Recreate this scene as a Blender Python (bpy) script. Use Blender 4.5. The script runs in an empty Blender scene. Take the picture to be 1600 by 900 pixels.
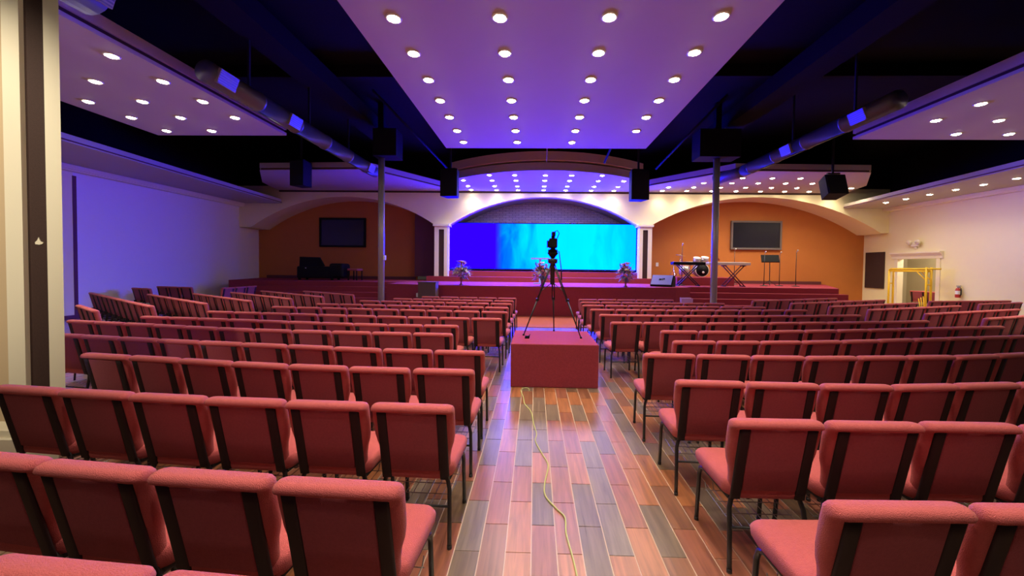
import bpy, bmesh, math, random
from mathutils import Vector, Matrix
random.seed(7)
S = bpy.context.scene
COL = S.collection
PI = math.pi

# ------------------------------------------------------------------ camera, world, exposure
F = 620.0
psi, th, ph = math.radians(1.6), math.atan(16 / F), math.radians(.65)
fw = Vector((-math.sin(psi) * math.cos(th), math.cos(psi) * math.cos(th), -math.sin(th)))
r0 = Vector((math.cos(psi), math.sin(psi), 0)); u0 = r0.cross(fw)
rr = r0 * math.cos(ph) + u0 * math.sin(ph); uu = u0 * math.cos(ph) - r0 * math.sin(ph)
cd = bpy.data.cameras.new('camera'); cam = bpy.data.objects.new('camera', cd); COL.objects.link(cam)
cam.matrix_world = Matrix(((rr.x, uu.x, -fw.x, 0), (rr.y, uu.y, -fw.y, 0), (rr.z, uu.z, -fw.z, 1.68), (0, 0, 0, 1)))
cd.sensor_width = 36; cd.lens = F / 1600 * 36
cd.shift_x = -17.7 / 1600; cd.shift_y = -16 / 1600
cd.clip_start = .05; cd.clip_end = 200
S.camera = cam
S.view_settings.view_transform = 'Standard'; S.view_settings.look = 'None'
S.view_settings.exposure = 0.0; S.view_settings.gamma = 1.0
S.view_settings.use_curve_mapping = False
W = bpy.data.worlds.new('hall_ambient'); S.world = W; W.use_nodes = True
W.node_tree.nodes['Background'].inputs[0].default_value = (1, .78, .66, 1)
W.node_tree.nodes['Background'].inputs[1].default_value = .03

LAMP_W = 60.0            # watts of one downlight
ENTRY_W = 420.0          # lamps over the entry behind the camera, left
LAMP_C = (1, .88, .66)
LED_B = 66.0             # blue drive of the video wall

# ------------------------------------------------------------------ materials
def mat(name, col, rough=.6, metal=0, spec=.5, emit=None, es=0, bump=None, var=0, vscale=8, sheen=0):
    m = bpy.data.materials.new(name); m.use_nodes = True
    nt = m.node_tree; b = nt.nodes['Principled BSDF']
    b.inputs['Base Color'].default_value = (*col, 1)
    b.inputs['Roughness'].default_value = rough; b.inputs['Metallic'].default_value = metal
    b.inputs['Specular IOR Level'].default_value = spec
    if sheen:
        b.inputs['Sheen Weight'].default_value = sheen; b.inputs['Sheen Roughness'].default_value = .4
        b.inputs['Sheen Tint'].default_value = (1, .6, .55, 1)
    if emit:
        b.inputs['Emission Color'].default_value = (*emit, 1); b.inputs['Emission Strength'].default_value = es
    if var or bump:
        tc = nt.nodes.new('ShaderNodeTexCoord')
    if var:
        n = nt.nodes.new('ShaderNodeTexNoise'); n.inputs['Scale'].default_value = vscale; n.inputs['Detail'].default_value = 5
        nt.links.new(tc.outputs['Object'], n.inputs['Vector'])
        mx = nt.nodes.new('ShaderNodeMix'); mx.data_type = 'RGBA'
        mx.inputs[6].default_value = (*[c * (1 - var) for c in col], 1); mx.inputs[7].default_value = (*[min(1, c * (1 + var)) for c in col], 1)
        nt.links.new(n.outputs['Fac'], mx.inputs[0]); nt.links.new(mx.outputs[2], b.inputs['Base Color'])
    if bump:
        n2 = nt.nodes.new('ShaderNodeTexNoise'); n2.inputs['Scale'].default_value = bump[0]; n2.inputs['Detail'].default_value = 2
        nt.links.new(tc.outputs['Object'], n2.inputs['Vector'])
        bp = nt.nodes.new('ShaderNodeBump'); bp.inputs['Strength'].default_value = bump[1]; bp.inputs['Distance'].default_value = .01
        nt.links.new(n2.outputs['Fac'], bp.inputs['Height']); nt.links.new(bp.outputs[0], b.inputs['Normal'])
    return m

M = {}
M['fabric'] = mat('burgundy_fabric', (.50, .105, .11), .9, spec=.2, bump=(260, .5), var=.12, vscale=60, sheen=.25)
M['fabric_shaded'] = mat('burgundy_fabric_shaded', (.32, .075, .095), .92, spec=.15, bump=(300, .5), var=.15, vscale=70, sheen=.1)  # same cloth as the seats, darkened: shade of chair backs painted in
M['black_metal'] = mat('black_painted_steel', (.018, .016, .018), .38, 0, .5)
M['channel'] = mat('dark_channel_steel', (.022, .010, .012), .6, 0, .3)
M['chrome'] = mat('chrome', (.7, .68, .66), .25, 1)
M['carpet'] = mat('burgundy_carpet', (.31, .045, .065), .95, spec=.1, bump=(180, .6), var=.2, vscale=45)
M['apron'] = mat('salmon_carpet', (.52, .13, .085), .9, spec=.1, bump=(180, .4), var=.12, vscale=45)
M['cream'] = mat('cream_paint', (.88, .80, .50), .6, spec=.3, bump=(40, .05))
M['leftwall'] = mat('pale_partition_paint', (.84, .78, .76), .55, spec=.3)
M['white'] = mat('white_paint', (.86, .79, .62), .55, spec=.3)
M['panel'] = mat('ceiling_panel_paint', (.50, .46, .38), .75, spec=.2, var=.03, vscale=2)
M['black_ceiling'] = mat('black_ceiling_paint', (.009, .007, .008), .9, spec=.1, bump=(20, .3))
M['orange'] = mat('burnt_orange_wall', (.52, .18, .045), .75, spec=.2, var=.05, vscale=3)
M['maroon'] = mat('maroon_paint', (.12, .025, .03), .6)
M['brown'] = mat('dark_brown_panel', (.055, .03, .026), .7, spec=.2, var=.2, vscale=60, bump=(120, .2))
M['tan'] = mat('tan_wall', (.62, .47, .30), .65, spec=.2)
M['duct'] = mat('black_duct', (.13, .12, .15), .40, .4)
M['grey'] = mat('grey_metal', (.30, .29, .30), .5, .3)
M['vent'] = mat('vent_grille', (.30, .26, .22), .5)
M['pole'] = mat('painted_steel_pole', (.36, .32, .30), .35, .3)
M['screen_off'] = mat('dark_screen', (.012, .012, .016), .25)
M['bezel'] = mat('grey_bezel', (.16, .13, .12), .5)
M['black'] = mat('black_plastic', (.007, .007, .008), .65, spec=.15)
M['speaker'] = mat('black_speaker_grille', (.010, .010, .011), .8, spec=.2, bump=(200, .5))
M['grout'] = mat('pale_grout', (.55, .40, .30), .5)
M['yellow'] = mat('yellow_steel', (.85, .55, .02), .45)
M['ivory'] = mat('ivory_plastic', (.80, .74, .62), .4)
M['silver'] = mat('silver_shell', (.55, .52, .48), .3, .6)
M['drumskin'] = mat('drum_skin', (.8, .77, .7), .5)
M['brass'] = mat('brass_cymbal', (.75, .55, .25), .3, .9)
M['red'] = mat('red_enamel', (.5, .03, .03), .35)
M['mon'] = mat('blue_lit_grille', (.14, .13, .34), .5)  # light-grey grille with blue stage light painted into its base colour
M['cordm'] = mat('yellow_green_cord', (.50, .50, .20), .5)
M['leaf'] = mat('green_leaf', (.15, .20, .14), .6, var=.3, vscale=20)
M['pink'] = mat('pink_petal', (.75, .28, .34), .7)
M['petalw'] = mat('cream_petal', (.82, .72, .60), .7)
M['vase'] = mat('red_vase', (.30, .05, .05), .4)
M['acryl'] = mat('clear_acrylic_tint', (.50, .62, .66), .15)
M['lav'] = mat('lavender_card', (.55, .30, .60), .7)
M['paper'] = mat('white_paper', (.85, .84, .78), .8)
M['boxtan'] = mat('dull_brown_box', (.10, .055, .05), .7)
M['lamp'] = mat('lit_lens', (.9, .85, .75), .4, emit=(1, .86, .62), es=88)
M['trimring'] = mat('white_trim_ring', (.85, .80, .72), .4)
M['hall'] = mat('hallway_paint', (.42, .36, .26), .7)

def plank_mat(name, col, seed):
    m = bpy.data.materials.new(name); m.use_nodes = True
    nt = m.node_tree; b = nt.nodes['Principled BSDF']
    b.inputs['Roughness'].default_value = .26; b.inputs['Specular IOR Level'].default_value = .9; b.inputs['Coat Weight'].default_value = 1.0; b.inputs['Coat Roughness'].default_value = .30; b.inputs['Coat IOR'].default_value = 1.6
    g = nt.nodes.new('ShaderNodeNewGeometry')
    mp = nt.nodes.new('ShaderNodeMapping'); mp.inputs['Scale'].default_value = (34, 2.2, 1); mp.inputs['Location'].default_value = (seed * 3.7, seed, 0)
    nt.links.new(g.outputs['Position'], mp.inputs['Vector'])
    n = nt.nodes.new('ShaderNodeTexNoise'); n.inputs['Scale'].default_value = 1; n.inputs['Detail'].default_value = 6; n.inputs['Distortion'].default_value = .6
    nt.links.new(mp.outputs[0], n.inputs['Vector'])
    cr = nt.nodes.new('ShaderNodeValToRGB')
    cr.color_ramp.elements[0].position = .3; cr.color_ramp.elements[0].color = (*[c * .62 for c in col], 1)
    cr.color_ramp.elements[1].position = .7; cr.color_ramp.elements[1].color = (*[c * 1.3 for c in col], 1)
    nt.links.new(n.outputs['Fac'], cr.inputs[0]); nt.links.new(cr.outputs[0], b.inputs['Base Color'])
    mr = nt.nodes.new('ShaderNodeMapRange'); mr.inputs[3].default_value = .26; mr.inputs[4].default_value = .31
    nt.links.new(n.outputs['Fac'], mr.inputs[0]); nt.links.new(mr.outputs[0], b.inputs['Roughness'])
    return m
PL = [plank_mat('plank_taupe', (.16, .105, .06), 1), plank_mat('plank_grey', (.20, .145, .105), 2), plank_mat('plank_orange', (.38, .14, .055), 3),
      plank_mat('plank_red', (.30, .105, .06), 4), plank_mat('plank_brown', (.24, .10, .05), 5)]

def led_mat():
    m = bpy.data.materials.new('video_wall_picture'); m.use_nodes = True
    nt = m.node_tree; nt.nodes.clear(); L = nt.links.new
    out = nt.nodes.new('ShaderNodeOutputMaterial'); em = nt.nodes.new('ShaderNodeEmission'); L(em.outputs[0], out.inputs[0])
    g = nt.nodes.new('ShaderNodeTexCoord'); sx = nt.nodes.new('ShaderNodeSeparateXYZ'); L(g.outputs['Object'], sx.inputs[0])
    mp = nt.nodes.new('ShaderNodeMapping'); mp.inputs['Scale'].default_value = (1.1, 1, .4); mp.inputs['Rotation'].default_value = (0, .5, 0)
    L(g.outputs['Object'], mp.inputs['Vector'])
    n = nt.nodes.new('ShaderNodeTexNoise'); n.inputs['Scale'].default_value = 1.5; n.inputs['Detail'].default_value = 9; n.inputs['Distortion'].default_value = .35
    L(mp.outputs[0], n.inputs['Vector'])
    # horizontal position 0..1 along the wall plus cloud
    mr = nt.nodes.new('ShaderNodeMapRange'); mr.inputs[1].default_value = -4.32; mr.inputs[2].default_value = 4.32
    L(sx.outputs[0], mr.inputs[0])
    sc = nt.nodes.new('ShaderNodeMath'); sc.operation = 'MULTIPLY_ADD'; sc.inputs[1].default_value = .46; sc.inputs[2].default_value = -.22
    L(n.outputs['Fac'], sc.inputs[0])
    ad = nt.nodes.new('ShaderNodeMath'); ad.operation = 'ADD'; L(mr.outputs[0], ad.inputs[0]); L(sc.outputs[0], ad.inputs[1])
    cr = nt.nodes.new('ShaderNodeValToRGB'); e = cr.color_ramp.elements      # green drive
    e[0].position = 0; e[0].color = (.10, .10, .10, 1); e[1].position = 1; e[1].color = (.62, .62, .62, 1)
    for p, v in ((.27, .12), (.33, .24), (.40, .50), (.50, .84), (.80, .93), (.92, .72)):
        q = e.new(p); q.color = (v, v, v, 1)
    L(ad.outputs[0], cr.inputs[0])
    st = nt.nodes.new('ShaderNodeMapRange'); st.interpolation_type = 'SMOOTHSTEP'; st.inputs[1].default_value = .245; st.inputs[2].default_value = .29; L(mr.outputs[0], st.inputs[0])
    mu = nt.nodes.new('ShaderNodeMath'); mu.operation = 'MULTIPLY'; L(cr.outputs[0], mu.inputs[0]); L(st.outputs[0], mu.inputs[1])
    iv = nt.nodes.new('ShaderNodeMath'); iv.operation = 'SUBTRACT'; iv.inputs[0].default_value = 1; L(st.outputs[0], iv.inputs[1])
    rd = nt.nodes.new('ShaderNodeMath'); rd.operation = 'MULTIPLY'; rd.inputs[1].default_value = .035; L(iv.outputs[0], rd.inputs[0])
    cb = nt.nodes.new('ShaderNodeCombineColor'); cb.inputs[2].default_value = LED_B
    L(rd.outputs[0], cb.inputs[0]); L(mu.outputs[0], cb.inputs[1]); L(cb.outputs[0], em.inputs[0])
    em.inputs[1].default_value = 1.0
    return m
M['led'] = led_mat()

def brick_mat():
    m = bpy.data.materials.new('painted_brick'); m.use_nodes = True
    nt = m.node_tree; b = nt.nodes['Principled BSDF']; L = nt.links.new
    tc = nt.nodes.new('ShaderNodeTexCoord'); mp = nt.nodes.new('ShaderNodeMapping'); mp.inputs['Rotation'].default_value = (PI / 2, 0, 0)
    L(tc.outputs['Object'], mp.inputs[0])
    br = nt.nodes.new('ShaderNodeTexBrick'); br.inputs['Scale'].default_value = 1.0
    br.inputs['Color1'].default_value = (.66, .58, .52, 1); br.inputs['Color2'].default_value = (.80, .72, .64, 1); br.inputs['Mortar'].default_value = (.36, .31, .29, 1)
    br.inputs['Mortar Size'].default_value = .012; br.inputs['Brick Width'].default_value = .32; br.inputs['Row Height'].default_value = .09
    L(mp.outputs[0], br.inputs['Vector']); L(br.outputs['Color'], b.inputs['Base Color'])
    bp = nt.nodes.new('ShaderNodeBump'); bp.inputs['Strength'].default_value = .6; bp.inputs['Distance'].default_value = .02; bp.invert = True
    L(br.outputs['Fac'], bp.inputs['Height']); L(bp.outputs[0], b.inputs['Normal'])
    b.inputs['Roughness'].default_value = .8
    return m
M['brick'] = brick_mat()

# ------------------------------------------------------------------ mesh helpers
class MB:
    def __init__(s): s.v = []; s.f = []; s.m = []; s.sm = []
    def add(s, vs, fs, mi=0, smooth=False):
        o = len(s.v); s.v += [tuple(v) for v in vs]
        for f in fs: s.f.append([i + o for i in f]); s.m.append(mi); s.sm.append(smooth)
        return s
    def box(s, a, b, mi=0, rot=None, at=(0, 0, 0)):
        x0, y0, z0 = a; x1, y1, z1 = b
        vs = [(x0, y0, z0), (x1, y0, z0), (x1, y1, z0), (x0, y1, z0), (x0, y0, z1), (x1, y0, z1), (x1, y1, z1), (x0, y1, z1)]
        if rot is not None: vs = [rot @ Vector(v) + Vector(at) for v in vs]
        return s.add(vs, [(0, 3, 2, 1), (4, 5, 6, 7), (0, 1, 5, 4), (1, 2, 6, 5), (2, 3, 7, 6), (3, 0, 4, 7)], mi)
    def tube(s, pts, r, n=8, mi=0, cap=True):
        pts = [Vector(p) for p in pts]; rs = r if isinstance(r, (list, tuple)) else [r] * len(pts)
        rings = []; prev = None
        for i, p in enumerate(pts):
            t = (pts[min(i + 1, len(pts) - 1)] - pts[max(i - 1, 0)]).normalized()
            a = prev if prev is not None else (Vector((0, 0, 1)) if abs(t.z) < .9 else Vector((1, 0, 0)))
            x = a - t * a.dot(t); x.normalize(); prev = x; y = t.cross(x)
            rings.append([p + (x * math.cos(2 * PI * k / n) + y * math.sin(2 * PI * k / n)) * rs[i] for k in range(n)])
        return s.rings(rings, cap, mi, n > 5)
    def rings(s, rings, cap=True, mi=0, smooth=True, flip=False):
        n = len(rings[0]); vs = [p for r in rings for p in r]; fs = []
        for i in range(len(rings) - 1):
            for k in range(n):
                f = (i * n + k, i * n + (k + 1) % n, (i + 1) * n + (k + 1) % n, (i + 1) * n + k)
                fs.append(f[::-1] if flip else f)
        if cap:
            fs.append(tuple(range(n))[::-1] if not flip else tuple(range(n))); q = tuple((len(rings) - 1) * n + k for k in range(n)); fs.append(q if not flip else q[::-1])
        return s.add(vs, fs, mi, smooth)
    def lathe(s, prof, at=(0, 0, 0), n=16, mi=0, rot=None, cap=True):
        rg = []
        for r, z in prof:
            ring = []
            for k in range(n):
                v = Vector((r * math.cos(2 * PI * k / n), r * math.sin(2 * PI * k / n), z))
                if rot is not None: v = rot @ v
                ring.append(v + Vector(at))
            rg.append(ring)
        return s.rings(rg, cap, mi)
    def prism(s, poly, z0, z1, mi=0):
        n = len(poly)
        a = sum(poly[i][0] * poly[(i + 1) % n][1] - poly[(i + 1) % n][0] * poly[i][1] for i in range(n))
        if a < 0: poly = poly[::-1]
        vs = [(x, y, z0) for x, y in poly] + [(x, y, z1) for x, y in poly]
        fs = [tuple(range(n))[::-1], tuple(range(n, 2 * n))] + [(i, (i + 1) % n, n + (i + 1) % n, n + i) for i in range(n)]
        return s.add(vs, fs, mi)
    def xz(s, poly, y0, y1, mi=0):                       # polygon in the x-z plane extruded along y
        n = len(poly)
        a = sum(poly[i][0] * poly[(i + 1) % n][1] - poly[(i + 1) % n][0] * poly[i][1] for i in range(n))
        if a < 0: poly = poly[::-1]
        vs = [(x, y0, z) for x, z in poly] + [(x, y1, z) for x, z in poly]
        fs = [tuple(range(n)), tuple(range(n, 2 * n))[::-1]] + [(i, n + i, n + (i + 1) % n, (i + 1) % n) for i in range(n)]
        return s.add(vs, fs, mi)
    def mesh(s, name, mats):
        me = bpy.data.meshes.new(name); me.from_pydata(s.v, [], s.f)
        for m in (mats if isinstance(mats, (list, tuple)) else [mats]): me.materials.append(m)
        me.polygons.foreach_set('material_index', s.m); me.polygons.foreach_set('use_smooth', s.sm); me.update()
        return me

def link(name, me, parent=None, loc=None, rz=0, **props):
    o = bpy.data.objects.new(name, me); COL.objects.link(o)
    if parent: o.parent = parent
    if loc is not None: o.location = loc
    if rz: o.rotation_euler = (0, 0, rz)
    for k, v in props.items(): o[k] = v
    return o
def obj(name, mb, m, parent=None, **props): return link(name, mb.mesh(name, m), parent, **props)
def struct(name, mb, m, parent=None):
    return obj(name, mb, m, parent, kind='structure') if parent is None else obj(name, mb, m, parent)
def thing(name, label, cat, loc=(0, 0, 0), rz=0, group=None):
    o = link(name, None, None, loc, rz, label=label, category=cat); o.empty_display_size = .1
    if group: o['group'] = group
    return o
def bevel(o, w, seg=2):
    md = o.modifiers.new('bevel', 'BEVEL'); md.width = w; md.segments = seg; md.limit_method = 'ANGLE'; md.harden_normals = False
    return o
ORD = ['first', 'second', 'third', 'fourth', 'fifth', 'sixth', 'seventh', 'eighth', 'ninth', 'tenth', 'eleventh', 'twelfth', 'thirteenth', 'fourteenth', 'fifteenth', 'sixteenth']

# ------------------------------------------------------------------ floor of wood-look planks
XL, XR = -13.65, 15.6
fl = struct('floor', MB().box((XL - .3, -1.5, -.1), (XR + 3.2, 20.2, -.004)), M['grout'])
PW, PLN, GAP = .152, .51, .0035
def plank_shape(mb, x0, x1, y0, y1, mi=0):
    b = .002
    vs = [(x0, y0, -.01), (x1, y0, -.01), (x1, y1, -.01), (x0, y1, -.01), (x0 + b, y0 + b, 0), (x1 - b, y0 + b, 0), (x1 - b, y1 - b, 0), (x0 + b, y1 - b, 0)]
    mb.add(vs, [(4, 5, 6, 7), (0, 1, 5, 4), (1, 2, 6, 5), (2, 3, 7, 6), (3, 0, 4, 7)], mi)
pmesh = []
for i, m in enumerate(PL):
    q = MB(); plank_shape(q, -PW / 2 + GAP / 2, PW / 2 - GAP / 2, -PLN / 2 + GAP / 2, PLN / 2 - GAP / 2); pmesh.append(q.mesh('plank', m))
prnd = random.Random(11)
far = MB(); singles = 0
for i in range(int((XL - .2) / PW) - 1, int((XR + 3) / PW) + 1):
    for k in range(-3, 28):
        x = (i + .5) * PW; y = (k + .5) * PLN + (PLN / 2 if i % 2 else 0)
        if y > 14.2: continue
        if (k + (i % 2)) % 2: c = prnd.choices(range(5), (30, 38, 12, 8, 12))[0]
        else: c = prnd.choices(range(5), (12, 6, 36, 28, 18))[0]
        if -1.0 < x < 1.75 and 1.5 < y < 10.4 and singles < 298:
            link('plank', pmesh[c], fl, (x, y, 0)); singles += 1
        else:
            plank_shape(far, x - PW / 2 + GAP / 2, x + PW / 2 - GAP / 2, y - PLN / 2 + GAP / 2, y + PLN / 2 - GAP / 2, c)
obj('plank_field', far, PL, fl, kind='stuff')
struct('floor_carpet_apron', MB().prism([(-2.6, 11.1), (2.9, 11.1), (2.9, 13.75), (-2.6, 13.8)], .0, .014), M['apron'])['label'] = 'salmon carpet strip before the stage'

# ------------------------------------------------------------------ room shell
struct('ceiling', MB().box((XL - .3, -1.5, 6.6), (XR + .3, 20.2, 6.8)), M['black_ceiling'])
for y in (3.4, 6.6, 9.8): struct('ceiling_beam', MB().box((XL, y - .08, 6.3), (XR, y + .08, 6.6)), M['black_ceiling'])
for x in (-5.2, 5.9): struct('ceiling_beam', MB().box((x - .3, -1.2, 5.9), (x + .3, 13.6, 6.3)), M['black_ceiling'])
# left wall with the sliding-screen strip
struct('wall_left', MB().box((XL - .2, 11.4, 0), (XL, 19.4, 4.55)), M['leftwall'])
struct('wall_left_near', MB().box((XL - .2, 4.2, 0), (XL, 11.4, 4.55)), M['cream'])
struct('trim_1', MB().box((XL, 11.38, 0), (XL + .012, 11.48, 4.24)), M['maroon'])
struct('trim_2', MB().box((XL, 8, 4.37), (XL + .28, 17.98, 4.499)).box((XL, 8, 4.335), (XL + .22, 17.98, 4.37)), M['cream'])
struct('baseboard_left', MB().box((XL, 4.2, 0), (XL + .03, 17.9, .12)), M['maroon'])
# right wall with door opening
D0, D1, DH = 15.84, 17.5, 2.23
struct('wall_right', MB().box((XR, 3.5, 0), (XR + .2, D0, 4.5)).box((XR, D1, 0), (XR + .2, 19.4, 4.5)).box((XR, D0, DH), (XR + .2, D1, 4.5)), M['cream'])
struct('wall_upper', MB().box((XL - .2, 4.2, 4.55), (XL, 18, 6.6)).box((XR, 3.5, 4.5), (XR + .2, 18, 6.6)).box((XL, 17.9, 5.3), (XR, 17.995, 6.6)), M['black_ceiling'])
struct('trim_3', MB().box((XR - .30, 8, 4.33), (XR, 17.98, 4.449)).box((XR - .24, 8, 4.305), (XR, 17.98, 4.33)), M['cream'])
d = struct('door_1', MB().box((XR - .03, D0 - .14, 0), (XR + .22, D0 + .012, DH)).box((XR - .03, D1 - .012, 0), (XR + .22, D1 + .14, DH)), M['white'])
h = MB()
h.xz([(XR - .05, DH - .012), (XR + .21, DH - .012), (XR + .21, DH + .26), (XR - .16, DH + .26), (XR - .16, DH + .21), (XR - .07, DH + .10)], D0 - .24, D1 + .24)
struct('door_header', h, M['white'], d)
hw = MB().box((XR + 2.4, 13.5, 0), (XR + 2.5, 19.8, 3.0)).box((XR + .2, 19.7, 0), (XR + 2.5, 19.8, 3.0)).box((XR + .2, 13.5, 3.0), (XR + 2.5, 19.8, 3.1)).box((XR + .2, 13.4, 0), (XR + 2.5, 13.5, 3))
struct('wall_hallway', hw, M['hall'])

# front wall: three arches
FY0, FY1 = 18.0, 18.28
ZT = 5.1
def arc(xa, za, xb, zb, zt, n=28, pw=2.0):
    out = []; xm = (xa + xb) / 2; hw_ = (xb - xa) / 2
    c = abs(hw_); rise = zt - (za + zb) / 2; R = (c * c + rise * rise) / (2 * rise)
    for i in range(n + 1):
        x = xa + (xb - xa) * i / n; zl = za + (zb - za) * i / n
        out.append((x, zl + math.sqrt(max(0, R * R - (x - xm) ** 2)) - (R - rise)))
    return out
AL = arc(-13.1, 3.40, -4.54, 3.56, 4.83); AC = arc(-3.9, 3.56, 4.62, 3.6, 4.87); AR = arc(5.19, 3.62, 15.26, 3.38, 4.92)
fw_ = MB()
# strip of quads between the arch curves and the head line, front + back + soffit
def arch_strip(mb, pts, y0=FY0, y1=FY1, top=6.6):
    n = len(pts); vs = []
    for x, z in pts: vs += [(x, y0, z), (x, y0, top), (x, y1, z), (x, y1, top)]
    fs = []
    for i in range(n - 1):
        a, b = i * 4, i * 4 + 4
        fs += [(a, b, b + 1, a + 1), (b + 2, a + 2, a + 3, b + 3), (a + 2, b + 2, b, a)]
    mb.add(vs, fs)
for A_ in (AL, AC, AR): arch_strip(fw_, A_)
fw_.box((XL, FY0, 3.40), (-13.1, FY1, 6.6))
fw_.box((-4.54, FY0, 3.56), (-3.9, FY1, 6.6)); fw_.box((4.62, FY0, 3.6), (5.19, FY1, 6.6))
fw_.box((15.26, FY0, 3.38), (XR, FY1, 6.6))
struct('wall_front', fw_, M['cream'])
# deep arch soffits behind the face
so = MB()
for A_ in (AL, AR):
    n = len(A_)
    vs = []
    A_ = [(XL, 3.40)] + A_ if A_ is AL else A_ + [(XR, 3.38)]
    n = len(A_)
    for x, z in A_: vs += [(x, FY1, z), (x, 19.3, z)]
    so.add(vs, [(2 * i + 1, 2 * i + 3, 2 * i + 2, 2 * i) for i in range(n - 1)])
struct('wall_front_soffits', so, M['cream'])
soc = MB(); vs = []
for x, z in AC: vs += [(x, FY1, z), (x, 19.5, z)]
soc.add(vs, [(2 * i + 1, 2 * i + 3, 2 * i + 2, 2 * i) for i in range(len(AC) - 1)])
struct('wall_front_center_soffit', soc, M['grey'])
struct('wall_back_left', MB().box((XL - .5, 19.3, 0), (-5.75, 19.4, 6.2)), M['orange'])
struct('wall_back_right', MB().box((5.0, 19.3, 0), (XR + .2, 19.4, 6.2)), M['orange'])
struct('wall_back_alcove', MB().box((-5.75, 18.9, 1.2), (-4.5, 19.4, 5.5)), M['maroon'])
struct('wall_back_center', MB().box((-5.2, 19.6, 1.0), (6, 19.75, 5.6)), M['brick'])
struct('wall_return_left', MB().box((-4.6, FY1, 1.0), (-4.5, 19.6, 5.2)), M['maroon'])
struct('wall_return_right', MB().box((5.02, FY1, 1.0), (5.12, 19.6, 5.2)), M['maroon'])
struct('trim_4', MB().box((XL + 1.9, FY0 - .04, 5.03), (13.5, FY0, 5.10)), M['brown'])
# fascia columns with a recessed dark stripe
def fcol(n, x0, x1, z1):
    c = MB(); w = x1 - x0
    c.box((x0, 17.78, 1.25), (x0 + w * .3, 18.1, z1)).box((x1 - w * .3, 17.78, 1.25), (x1, 18.1, z1)).box((x0 + w * .3, 17.78, z1 - .14), (x1 - w * .3, 18.1, z1))
    c.box((x0 - .06, 17.72, z1), (x1 + .06, 18.28, z1 + .09))
    o = struct(n, c, M['white'])
    struct('stripe_panel', MB().box((x0 + w * .3, 17.83, 1.25), (x1 - w * .3, 18.1, z1 - .14)), M['brown'], o)
fcol('trim_5', -4.52, -3.9, 3.5); fcol('trim_6', 4.62, 5.19, 3.54)

# ------------------------------------------------------------------ hung ceiling pieces
struct('ceiling_panel_center', MB().box((-2.36, -1.4, 4.8), (2.85, 10.47, 4.95)), M['panel'])
def side_panel(name, x0, x1, y0, y1, xin):
    p = struct(name, MB().box((x0, y0, 4.8), (x1, y1, 4.86)).box((x0, y0, 4.93), (x1, y1, 5.10)), M['panel'])
    struct('edge_groove', MB().box((x0 + .04, y0, 4.86), (x1 - .04, y1 - .04, 4.93)), M['brown'], p)
side_panel('ceiling_panel_left', -9.2, -6.02, 1.0, 9.5, -6.02)
side_panel('ceiling_panel_right', 7.5, 12.4, 1.0, 9.7, 7.5)
struct('ceiling_panel_rear', MB().box((-8.5, -1.4, 4.8), (-2.9, .9, 4.95)), M['panel'])
# canopies over the stage
cc = MB(); front = []
for i in range(25):
    x = -3.35 + 7.5 * i / 24; t = (x - .4) / 3.75
    front.append((x, 14.03 + 1.62 * t * t))
cpo = struct('ceiling_canopy_center', cc.prism(front + [(4.3, 17.99), (-3.5, 17.99)], 5.1, 5.38), M['panel'])
up = [(x, y - .10) for x, y in front]
struct('upper_band', MB().prism(up + [(4.25, 16.5), (-3.45, 16.5)], 5.44, 5.74), M['tan'], cpo)
def canopy(name, poly):
    c = struct(name, MB().prism(poly, 5.1, 5.12).prism(poly, 5.18, 5.36), M['panel'])
    cx = sum(p[0] for p in poly) / len(poly); cy = sum(p[1] for p in poly) / len(poly)
    inn = [(cx + (x - cx) * .985, cy + (y - cy) * .985) for x, y in poly]
    struct('edge_groove', MB().prism(inn, 5.12, 5.18), M['maroon'], c)
canopy('ceiling_canopy_left', [(-3.55, 17.99), (-4.3, 16.72), (-6.0, 14.0), (-10.0, 14.2), (-11.37, 16.3), (-11.8, 17.99)])
canopy('ceiling_canopy_right', [(4.35, 17.99), (4.7, 16.6), (6.9, 14.0), (11.6, 14.15), (13.2, 16.3), (13.6, 17.99)])
# soffits along the side walls
def soffit(name, poly, z):
    c = struct(name, MB().prism(poly, z, z + .03).prism(poly, z + .06, z + .19), M['panel'])
    struct('edge_groove', MB().prism([(x * .998, y) for x, y in poly], z + .03, z + .06), M['maroon'], c)
soffit('ceiling_soffit_left', [(XL, 6.0), (-10.75, 6.0), (-11.65, 17.98), (XL, 17.98)], 4.5)
soffit('ceiling_soffit_right', [(XR, 6.0), (12.1, 6.0), (13.62, 17.98), (XR, 17.98)], 4.45)

# ------------------------------------------------------------------ pier at the left
pr = struct('wall_pier', MB().prism([(-7.6, 3.46), (-4.28, 3.46), (-4.85, 3.95), (-7.6, 3.95)], 0, 6.2), M['tan'])
pl_ = MB().box((-4.56, 3.30, .22), (-4.405, 3.46, 6.2)).prism([(-4.19, 3.30), (-4.05, 3.30), (-4.27, 3.459), (-4.30, 3.459)], .22, 6.2).box((-4.405, 3.30, .22), (-4.19, 3.46, .34))
struct('pilaster_frame', pl_, M['white'], pr)
struct('dark_stripe', MB().box((-4.405, 3.335, .34), (-4.19, 3.39, 6.2)), M['brown'], pr)
struct('plinth', MB().prism([(-4.9, 3.22), (-4.02, 3.22), (-4.26, 3.44), (-4.9, 3.459)], 0, .16).prism([(-4.86, 3.26), (-4.03, 3.26), (-4.26, 3.44), (-4.86, 3.459)], .16, .22), M['white'], pr)
ch = MB(); cvs = [(-4.335, 1.835), (-4.30, 1.83), (-4.27, 1.838), (-4.262, 1.853), (-4.285, 1.856), (-4.295, 1.87), (-4.305, 1.895), (-4.318, 1.868), (-4.338, 1.85)]
ch.xz(cvs, 3.330, 3.336); struct('paint_chip', ch, M['white'], pr)

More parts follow.
